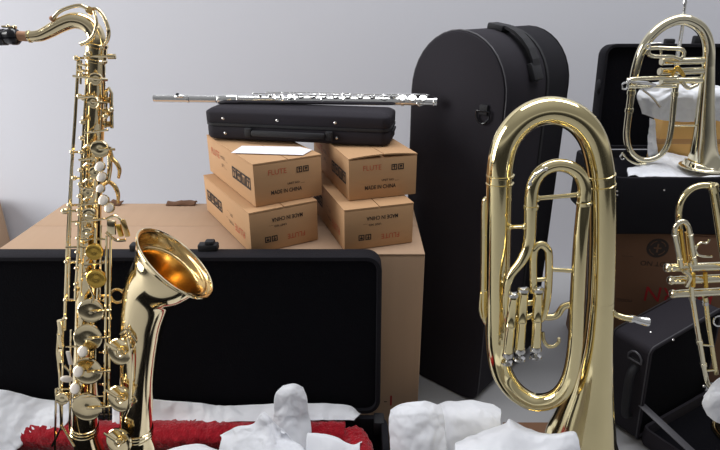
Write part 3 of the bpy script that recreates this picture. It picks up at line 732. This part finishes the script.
sheet('tissue_paper', [[T(650, 118, 1.452), T(655, 120, 1.450)], [T(648, 140, 1.446), T(657, 140, 1.450)], [T(649, 165, 1.440), T(659, 166, 1.448)]],
      .006, 'narrow strip of white tissue hanging at the left edge of the kraft block', None, 12, 40, 30, 4)
sheet('tissue_paper', [[T(640, 166, 1.400), T(664, 153, 1.445), T(692, 157.5, 1.458), T(728, 160, 1.458)], [T(628, 168, 1.340), T(660, 163, 1.370), T(690, 170.5, 1.380), T(730, 170, 1.380)], [T(628, 176, 1.298), T(660, 176.5, 1.298), T(690, 177, 1.298), T(730, 177, 1.298)]],
      .007, 'white tissue paper spread under the flugelhorn bell over the case edge', None, 70, 40, 20, 5)

# ------------------------------------------------------------------ flugelhorn
GY = 1.365
def G(px, py, dy=0): return at(px, py, GY+dy)
fb = G(703, 166.5)
fg = thing('flugelhorn', 'pale brass flugelhorn standing on its bell in the upper black case', 'flugelhorn', fb)
bl = [fb, fb+V((0, 0, .003)), fb+V((0, 0, .009)), G(703.3, 154), G(704, 138), G(705, 116), G(706.5, 92), G(708, 66)]
MB().tube(bl, [.054, .047, .040, .0325, .0265, .0215, .0175, .0145], 40, 8, caps=False).build('bell', M['palebrass'], fg, sharp=80)
MB().ringtorus(fb, (0, 0, 1), .054, .002, 48, 8).build('bell_rim', M['palebrass'], fg)
def gt(pts, r, name, m='palebrass', seg=14, res=6): return MB().tube([G(*p) for p in pts], r, seg, res).build(name, M[m], fg)
gt([(708, 66), (708.5, 50), (705.5, 36), (698, 25.5), (683, 19.5), (667, 23.5), (653, 34), (643, 48), (636.5, 66), (632, 88)], [.0145, .0136, .0130, .0126, .0122, .0118, .0114, .0108, .0102, .0096], 'main_bow', seg=28, res=8)
gt([(632, 88), (628.5, 115), (626.5, 136), (629.5, 150), (638, 158.5), (648, 160), (659, 156), (667, 146), (671, 130), (673.5, 105), (676, 84)], [.0082, .0080, .0078, .0076, .0074, .0072, .0070, .0070, .0070, .0070, .0070], 'tuning_loop', seg=20, res=8)
for a, b, r in (((631.6, 90), (630.6, 97), .0085), ((674.8, 92), (674.2, 99), .0072), ((629.5, 108), (629, 111), .0082)):
    p, q = G(*a), G(*b); MB().lathe(p, q-p, [(0, r), (.001, r+.0014), (.010, r+.0014), (.011, r)], 20).build('ferrule', M['palebrass'], fg)
gt([(686, -8, .02), (684, 12, .02), (681, 35, .018), (677, 60, .014), (676, 80, .008)], [.0042, .0044, .0046, .0048, .005], 'mouthpipe', 'silver')
MB().lathe(G(684.6, 4, .02), G(687, -22, .02)-G(684.6, 4, .02), [(0, .0052), (.004, .0056), (.006, .0044), (.030, .0055), (.045, .011), (.055, .0135), (.060, .0135), (.061, .010)], 20).build('mouthpiece', M['silver'], fg)
for py, x0, x1 in ((61.5, 661, 704), (71.5, 659, 704), (81, 661, 704)):
    p, q = G(x0, py, -.012), G(x1, py-1, .0)
    d_ = (q-p).normalized(); L_ = (q-p).length
    v = MB().lathe(p, d_, [(0, .0078), (.004, .0090), (.006, .0078), (L_*.36, .0078), (L_*.37, .0088), (L_*.46, .0088), (L_*.47, .0078), (L_-.006, .0078), (L_-.004, .009), (L_, .008)], 20).build('valve', M['palebrass'], fg)
    MB().lathe(q, d_, [(0, .003), (.012, .003), (.012, .008), (.016, .008)], 14).build('finger_button', M['silver'], v)
gt([(680, 60, -.02), (684, 55, -.022), (682, 49.5, -.024), (672, 48.5, -.024), (652, 48, -.024), (648.5, 51.5, -.024), (652, 56, -.024), (672, 57, -.022), (680, 60, -.02)], .0044, 'valve_slide')
gt([(661, 48, -.024), (661, 56, -.024)], .0026, 'brace')
MB().ringtorus(G(648, 46.5, -.03), (0, -1, 0), .0055, .0018, 16, 6).build('slide_knob', M['silver'], fg)
gt([(650, 43.5, -.028), (661, 43, -.028)], .0016, 'slide_rod', 'silver')
gt([(684, 76, -.022), (677, 67, -.026), (672, 76, -.022)], .0040, 'valve_slide', 'amber')
gt([(682, 82, -.018), (688, 88, -.020), (697, 85, -.016)], .0044, 'valve_slide')
gt([(627, 80, -.012), (640, 78.5, -.014), (676, 77.5, -.014)], .0046, 'third_slide', 'palebrass')
gt([(627, 86.5, -.012), (645, 86.5, -.014), (676, 86, -.014)], .0042, 'third_slide', 'palebrass')
MB().ringtorus(G(625, 86, -.018), (0, -1, .1), .0075, .0024, 18, 8).build('slide_knob', M['silver'], fg)
MB().ball(G(629, 81, -.016), .0062, 12).build('slide_knob', M['silver'], fg)
tr = MB().tube([G(632, 82, -.026), G(645, 83, -.028), G(656, 85, -.028)], [.003, .004, .0022], 8).tube([G(656, 85, -.028), G(650, 88, -.028), G(640, 89, -.026)], [.0022, .0025, .002], 8).tube([G(643, 90, -.028), G(652, 97, -.032), G(660.5, 107, -.034)], [.0026, .0024, .0030], 8).build('trigger', M['silver'], fg)
gt([(672.5, 126, 0), (701, 125.5, -.004)], .0024, 'brace')
MB().ringtorus(G(622.5, 157, -.008), (.3, -1, .1), .007, .0020, 16, 6).build('water_key_ring', M['silver'], fg)
gt([(622, 153, -.008), (628, 160, -.008), (637, 164, -.008), (646, 164, -.006)], .0026, 'water_key', 'palebrass')

# ------------------------------------------------------------------ open trumpet case, lower right
ph = math.radians(30)
Fc = at(651, 350, 1.03); e1 = V((math.cos(ph), math.sin(ph), 0)); e2 = V((-math.sin(ph), math.cos(ph), 0))
t = thing('trumpet_case', 'open black trumpet case on the floor at lower right, D-ring on its side', 'case', (Fc.x+.1, Fc.y, 0))
lh = Fc.z-.004
lean = math.radians(6)
zu = (V((0, 0, 1))*math.cos(lean)-e1*math.sin(lean)); e1t = (e1*math.cos(lean)+V((0, 0, 1))*math.sin(lean))
lh = lh/math.cos(lean)
o0 = V((Fc.x, Fc.y, .004))+e1*(lh*math.sin(lean))
mtt = axes(o0, e1t, e2, zu)
tray(mtt, .27, lh, .10, .018, .009).build('lid', M['fabric2'], t)
L = lambda ins, y: [mtt @ V((x, y, z)) for x, z in rr(.27, lh, .018, 8, ins)]
MB().loops([L(.0095, .006), L(.011, .083), L(.03, .0875), L(.032, .0875)]).build('lid_lining', M['plushblack'], t)
# base lying flat in front of it
ob = o0-e2*.26; 
mtc = axes(V((ob.x, ob.y, .052)), e1, (0, 0, -1), e2)
tray(mtc, .30, .258, .051, .018, .009).build('base', M['fabric2'], t)
L2 = lambda ins, y: [mtc @ V((x, y, z)) for x, z in rr(.30, .258, .018, 8, ins)]
MB().loops([L2(.0095, .044), L2(.0095, .030)]).build('base_lining', M['plushblack'], t)
# side fittings: left end face is the plane x=0
def side(y, z, off=0): return mtt @ V((-off, y, z))
rp = [side(.066+y, lh-.028+z, .006) for y, z in ((-.020, -.008), (-.018, .004), (-.010, .013), (0, .016), (.010, .013), (.018, .004), (.020, -.008), (-.020, -.008))]
dr = MB().tube([mtt @ V((-.006, .030+y, lh-.036+z)) for y, z in ((-.016, -.010), (-.016, .002), (-.009, .012), (0, .015), (.009, .012), (.016, .002), (.016, -.010), (-.016, -.010))], .0024, 8, 1).build('d_ring', M['piping'], t)
MB().box((-.006, .020, lh-.064), (.001, .040, lh-.042), mtt, bev=.002).build('ring_tab', M['strap'], dr)
hb_ = MB().tube([side(.028, lh-.062, 0), side(.027, lh-.075, .018), side(.027, lh-.12, .022), side(.027, lh-.19, .018), side(.028, lh-.205, 0)], .009, 12).build('handle', M['strap'], t)
lp_ = L(-.0004, .003); MB().tube(lp_+[lp_[0]], .0014, 6, 1, caps=False).build('piping', M['piping'], t)
lp_ = L(-.0004, .095); MB().tube(lp_+[lp_[0]], .0014, 6, 1, caps=False).build('piping', M['strap'], t)
MB().lathe(mtt @ V((.075, -.001, lh-.006)), -e2, [(0, .003), (.002, .003), (.003, .0015)], 12).build('rivet', M['silver'], t)
MB().lathe(mtt @ V((.055, .04, lh)), (0, 0, 1), [(0, .0026), (.001, .0026), (.002, .001)], 10).build('rivet', M['nickel'], t)
p0 = mtt @ V((.004, .006, .11)); p1 = mtt @ V((.012, -.15, .055))
pa = (p1-p0).normalized()
MB().box((0, -.010, -.001), ((p1-p0).length, .010, .001), axes(p0, pa, e1, pa.cross(e1)), bev=.0005).build('lid_stay', M['piping'], t)

# ------------------------------------------------------------------ trumpet
TY = .96
def Tp(px, py, dy=0): return at(px, py, TY+dy)
tz = .0255
tb0 = o0+e1*.215-e2*.120; tb0.z = tz
tp = thing('trumpet', 'brass trumpet standing bell down in the open case at lower right', 'trumpet', tb0)
def tt(pts, r, name, m='brass', seg=14, res=6): return MB().tube([Tp(*p) for p in pts], r, seg, res).build(name, M[m], tp)
MB().tube([tb0, tb0+V((0, 0, .004)), tb0+V((-.001, 0, .016)), tb0+V((-.003, .002, .05)), tb0+V((-.008, .006, .11)), Tp(732, 290, -.008), Tp(722, 240, -.004), Tp(713.5, 190)], [.060, .054, .044, .028, .0175, .0115, .0085, .0068], 40, 8, caps=False).build('bell', M['brass'], tp, sharp=80)
MB().ringtorus(tb0, (0, 0, 1), .060, .0018, 48, 8).build('bell_rim', M['brass'], tp)
tt([(717, 186.5), (709, 185.5), (701, 185.5), (692, 188.5), (684, 196), (679.5, 206), (678.7, 219), (681, 240), (684, 262)], .0056, 'bell_bow', res=8)
p, q = Tp(708, 185.5), Tp(718, 187.5); MB().lathe(p, q-p, [(0, .0056), (.001, .0078), (.007, .0078), (.008, .0068), (.013, .0068), (.014, .0056)], 20).build('ferrule', M['brass'], tp)
p, q = Tp(712.8, 184), Tp(715, 196); MB().lathe(p, q-p, [(0, .004), (.001, .0082), (.016, .0082), (.017, .0070)], 20).build('ferrule', M['brass'], tp)
tt([(681, 267, -.018), (677.5, 247, -.018), (674.7, 232, -.018), (676.5, 225, -.018), (681.5, 221.5, -.018), (686.5, 223.5, -.018), (689.5, 231, -.018), (692, 247, -.018), (695, 264, -.018)], .0046, 'valve_slide', 'palebrass', res=8)
tt([(680.5, 230, -.012), (685, 262, -.012)], .0036, 'slide_tube', 'amber'); tt([(686, 232, -.010), (689, 262, -.010)], .003, 'slide_tube', 'goldin')
for a, b in (((674.9, 234, -.018), (675.7, 238, -.018)), ((690, 234, -.018), (690.7, 238, -.018)), ((679.4, 258, -.018), (680.2, 262, -.018)), ((693, 256, -.018), (694, 261, -.018))):
    p, q = Tp(*a), Tp(*b); MB().lathe(p, q-p, [(0, .0046), (.0006, .0056), (.005, .0056), (.0056, .0046)], 16).build('ferrule', M['palebrass'], tp)
tt([(695, 251, -.014), (697.5, 245.5, -.016), (701.5, 242.5, -.016), (706.5, 243, -.016), (709.5, 239, -.016)], .0020, 'finger_hook', 'palebrass', 8)
tt([(695, 246, -.014), (697, 253.5, -.016), (702.5, 256.5, -.016), (712, 256.7, -.016)], .0020, 'finger_hook', 'palebrass', 8)
for y0_, y1_, x0 in ((267.8, 265.5, 666), (280.3, 277.5, 669.5), (294, 290.5, 671.5)):
    p, q = Tp(x0, y0_, -.012), Tp(738, y1_, .0); d_ = (q-p).normalized(); L_ = (q-p).length
    v = MB().lathe(p, d_, [(-.0035, .001), (-.003, .004), (-.0015, .0068), (.001, .0088), (.005, .0090), (.006, .0082), (.010, .0082), (L_-.012, .0082), (L_-.010, .009), (L_, .009), (L_+.001, .004)], 22).build('valve', M['palebrass'], tp)
    MB().lathe(q, d_, [(0, .0025), (.014, .0025), (.0145, .0085), (.018, .0085)], 14).build('finger_button', M['nickel'], v)
for k in range(2):
    tt([(684+k*9, 271+k*2, -.026), (690+k*3, 277, -.030), (686+k*7, 286, -.026)], .0042, 'valve_crossing', 'amber' if k else 'palebrass')
tt([(705, 273, -.014), (706, 287, -.014)], .004, 'valve_crossing', 'amber'); tt([(690, 262, -.014), (692, 300, -.016)], .0046, 'valve_crossing', 'palebrass')
tt([(692, 297, -.012), (696, 322, -.012), (702, 356, -.012), (706, 378, -.012), (709.5, 386.5, -.012), (716, 391, -.012), (726, 391, -.012), (732, 384, -.012), (731, 350, -.012), (728, 300, -.010)], .0048, 'main_tuning_slide', 'palebrass', res=8)
tt([(705, 297, -.006), (708, 322, -.006), (712.5, 352, -.006), (716, 374, -.010)], .0046, 'third_slide', 'brass', res=4)
for a, b, m_ in (((691.7, 296, -.012), (693, 303, -.012), 'nickel'), ((705, 301, -.006), (706, 308, -.006), 'nickel'), ((703.2, 363, -.012), (704.6, 371, -.012), 'palebrass'), ((699, 340, -.012), (700, 345, -.012), 'palebrass')):
    p, q = Tp(*a), Tp(*b); MB().lathe(p, q-p, [(0, .0048), (.001, .0062), (.008, .0062), (.009, .0048)], 16).build('ferrule', M[m_], tp)
tt([(701, 345, -.012), (713, 346, -.008)], .0024, 'brace', 'palebrass', 8); tt([(705, 371, -.012), (716, 370, -.010)], .0024, 'brace', 'palebrass', 8)
MB().ball(Tp(704, 386, -.014), .0035, 10).build('water_key', M['nickel'], tp)
MB().ringtorus(Tp(719, 321, -.016), (0, -1, .2), .0105, .0016, 22, 6).build('finger_ring', M['silver'], tp)

# ------------------------------------------------------------------ tissue paper on the saxophone case
WG = None
B = lambda px, py, Y: at(px, py, Y)
sheet('tissue_paper', [[B(112, 394, .925), B(160, 400, .927), B(190, 402, .927), B(222, 405.5, .927), B(258, 404, .927), B(340, 404, .927), B(361, 413, .927)],
                       [B(112, 412, .905), B(165, 418, .908), B(195, 416, .908), B(225, 415, .908), B(262, 414, .908), B(335, 414, .908), B(358, 416, .91)],
                       [B(112, 434, .880), B(165, 430, .888), B(200, 426, .892), B(228, 422, .896), B(262, 421, .896), B(330, 420, .898), B(354, 420, .90)]],
      .006, 'long white tissue strip along the hinge of the saxophone case', None, 110, 30, 20, 1)
sheet('tissue_paper', [[B(-60, 384, .925), B(-20, 388, .927), B(10, 391, .927), B(36, 398, .927), B(54, 400, .927), B(70, 402, .927)],
                       [B(-60, 420, .87), B(-20, 418, .87), B(8, 420, .88), B(28, 424, .885), B(48, 424, .885), B(66, 424, .885)],
                       [B(-60, 470, .82), B(-20, 468, .82), B(2, 462, .83), B(14, 452, .845), B(24, 444, .862), B(34, 440, .87)]],
      .010, 'white tissue heap at the far left of the saxophone case', None, 80, 50, 14, 2)
sheet('tissue_paper', [[B(283, 385.5, 0.896), B(294, 383.5, 0.896), B(303, 387, 0.896)], [B(275, 395, 0.888), B(291, 394, 0.882), B(307, 397, 0.888)], [B(274, 412, 0.882), B(291, 412, 0.872), B(308, 410, 0.882)], [B(271, 432, 0.870), B(291, 432, 0.858), B(311, 430, 0.870)], [B(266, 520, 0.780), B(291, 520, 0.760), B(314, 520, 0.780)]],
      .006, 'tall upright piece of white tissue standing in the saxophone case', None, 40, 70, 22, 6)
sheet('tissue_paper', [[B(221, 436, .85), B(236, 427, .852), B(252, 424, .852), B(264, 412, .86), B(272, 420, .86), B(284, 432, .85)],
                       [B(222, 441, .838), B(240, 437, .835), B(258, 436, .832), B(268, 434, .835), B(278, 440, .84), B(300, 446, .835)],
                       [B(212, 462, .80), B(236, 462, .79), B(256, 462, .785), B(268, 462, .785), B(285, 462, .785), B(330, 462, .785)]],
      .009, 'bright crumpled tissue with ragged top beside the tall tissue piece', None, 90, 60, 20, 7)
sheet('tissue_paper', [[B(308, 433, .845), B(325, 434, .845), B(338, 438, .842), B(352, 444, .835), B(362, 441, .84)],
                       [B(306, 445, .825), B(325, 447, .82), B(340, 450, .815), B(352, 453, .812), B(360, 452, .815)],
                       [B(300, 545, .70), B(325, 545, .70), B(340, 545, .70), B(352, 545, .70), B(366, 545, .70)]],
      .005, 'low white tissue covering the red plush at the right end of the saxophone case', None, 50, 30, 16, 8)
sheet('tissue_paper', [[B(168, 450, .842), B(185, 445, .848), B(200, 443, .85), B(215, 447, .848)], [B(164, 458, .82), B(185, 455, .82), B(204, 455, .82), B(222, 457, .82)], [B(150, 530, .70), B(185, 530, .70), B(204, 530, .70), B(240, 530, .70)]],
      .004, 'thin white tissue low in front of the red plush near the saxophone bell', None, 40, 30, 20, 9)

# ------------------------------------------------------------------ tissue heap in front of the horn
fl_ = lambda p: V((p.x, p.y, .002))
def heap(label, top, mid, low, amp, seed, sc=14):
    base = [V((p.x+.03, p.y-.03, .004)) for p in low]
    sheet('tissue_paper', [top, mid, low, base], amp, label, None, 80, 60, sc, seed)
def heap3(label, top, mid, low, amp, seed, sc=14):
    sheet('tissue_paper', [top, mid, low, [V((p.x, p.y-.01, LOW+.06)) for p in low]], amp, label, None, 90, 60, sc, seed)
heap('upright crumpled white tissue at the right end of the saxophone case',
     [B(391, 410, .86), B(400, 405, .86), B(416, 402, .86), B(430, 402.5, .86), B(441, 406, .86)],
     [B(389, 425, .84), B(402, 422, .83), B(418, 420, .828), B(432, 420, .828), B(446, 424, .835)],
     [B(392, 470, .80), B(404, 470, .79), B(418, 470, .785), B(434, 470, .785), B(450, 470, .79)], .010, 11)
heap('soft white tissue mound behind the ridge of tissue below the horn',
     [B(428, 406, .95), B(445, 402, .96), B(465, 401, .96), B(488, 404, .96), B(500, 410, .95)],
     [B(432, 425, .92), B(448, 420, .91), B(466, 418, .91), B(488, 420, .91), B(501, 425, .91)],
     [B(436, 470, .87), B(450, 470, .86), B(468, 470, .86), B(488, 470, .86), B(502, 470, .86)], .008, 12)
heap3('broad folded white tissue lying in front of the horn bell',
     [B(455, 443, .70), B(480, 432, .70), B(505, 424, .70), B(511, 419, .70), B(535, 431, .69), B(556, 433, .68), B(573, 432, .67), B(577, 438, .665)],
     [B(455, 449, .68), B(480, 444, .67), B(505, 437, .67), B(520, 438, .665), B(540, 438, .66), B(556, 439, .655), B(572, 438, .655), B(579, 444, .65)],
     [B(455, 480, .64), B(480, 480, .63), B(505, 480, .63), B(522, 480, .63), B(542, 480, .625), B(558, 480, .625), B(574, 480, .625), B(583, 480, .63)], .006, 13, 16)
# tissue by the trumpet
sheet('tissue_paper', [[B(703, 396, 0.930), B(712, 384, 0.933), B(724, 376, 0.935), B(745, 374, 0.935)], [B(702, 404, 0.923), B(712, 400, 0.917), B(726, 400, 0.915), B(748, 398, 0.915)], [B(707, 415, 0.919), B(716, 422, 0.911), B(728, 426, 0.911), B(748, 428, 0.911)]],
      .006, 'grey-white tissue wrapped at the lower bend of the trumpet', None, 40, 40, 22, 14)

# ------------------------------------------------------------------ small things behind
p = at(4.0, 222, 1.97); p.y = 1.84; zt = at(2, 207, 1.9).z
t = thing('upright_carton', 'sliver of a tall brown carton standing against the wall at the left edge', 'carton', (p.x-.12, p.y+.07, 0))
MB().box((p.x-.24, p.y, 0), (p.x, p.y+.14, zt-.004), bev=.004).build('body', M['carton'], t)
MB().box((p.x-.24, p.y, zt-.004), (p.x, p.y+.14, zt), bev=.0015).build('top_flap', M['carton'], t)

# ------------------------------------------------------------------ light
w = bpy.data.worlds.new('room_light'); bpy.context.scene.world = w; w.use_nodes = True
nt = w.node_tree; bg = nt.nodes['Background']
tc = nt.nodes.new('ShaderNodeTexCoord'); sp = nt.nodes.new('ShaderNodeSeparateXYZ'); mr = nt.nodes.new('ShaderNodeMapRange'); cr_ = nt.nodes.new('ShaderNodeValToRGB')
nt.links.new(tc.outputs['Generated'], sp.inputs[0]); nt.links.new(sp.outputs['Z'], mr.inputs['Value'])
mr.inputs['From Min'].default_value = -1; mr.inputs['From Max'].default_value = 1
nt.links.new(mr.outputs[0], cr_.inputs[0]); nt.links.new(cr_.outputs[0], bg.inputs['Color'])
e = cr_.color_ramp.elements
e[0].position = .0; e[0].color = (.05, .05, .05, 1); e[1].position = 1.0; e[1].color = (.80, .81, .85, 1)
for pos, cv in ((.42, .06), (.485, .20), (.53, .85), (.60, .38), (.74, .44)):
    x = e.new(pos); x.color = (cv, cv, cv*1.03, 1)
bg.inputs['Strength'].default_value = .5
def area(name, loc, rot, sx_, sy_, power, col=(1, 1, 1)):
    l = bpy.data.lights.new(name, 'AREA'); l.shape = 'RECTANGLE'; l.size = sx_; l.size_y = sy_; l.energy = power; l.color = col
    o = bpy.data.objects.new(name, l); C.objects.link(o); o.location = loc; o.rotation_euler = [math.radians(a) for a in rot]; return o
area('window_light', (-2.9, .75, 1.35), (0, -82, 0), 2.3, 1.3, 78, (1, .99, .97))
area('ceiling_light', (.75, 1.35, 2.9), (0, 0, 0), 3.4, .8, 61, (.97, .98, 1))

# ------------------------------------------------------------------ camera
cd = bpy.data.cameras.new('camera'); cam = bpy.data.objects.new('camera', cd); C.objects.link(cam)
cd.sensor_width = 36; cd.lens = 36*F/720; cd.clip_start = .02
cam.location = (0, 0, H); cam.rotation_euler = (math.pi/2-TH, 0, 0)
sc = bpy.context.scene; sc.camera = cam
sc.view_settings.view_transform = 'Standard'; sc.view_settings.look = 'None'; sc.view_settings.exposure = 0; sc.view_settings.gamma = 1
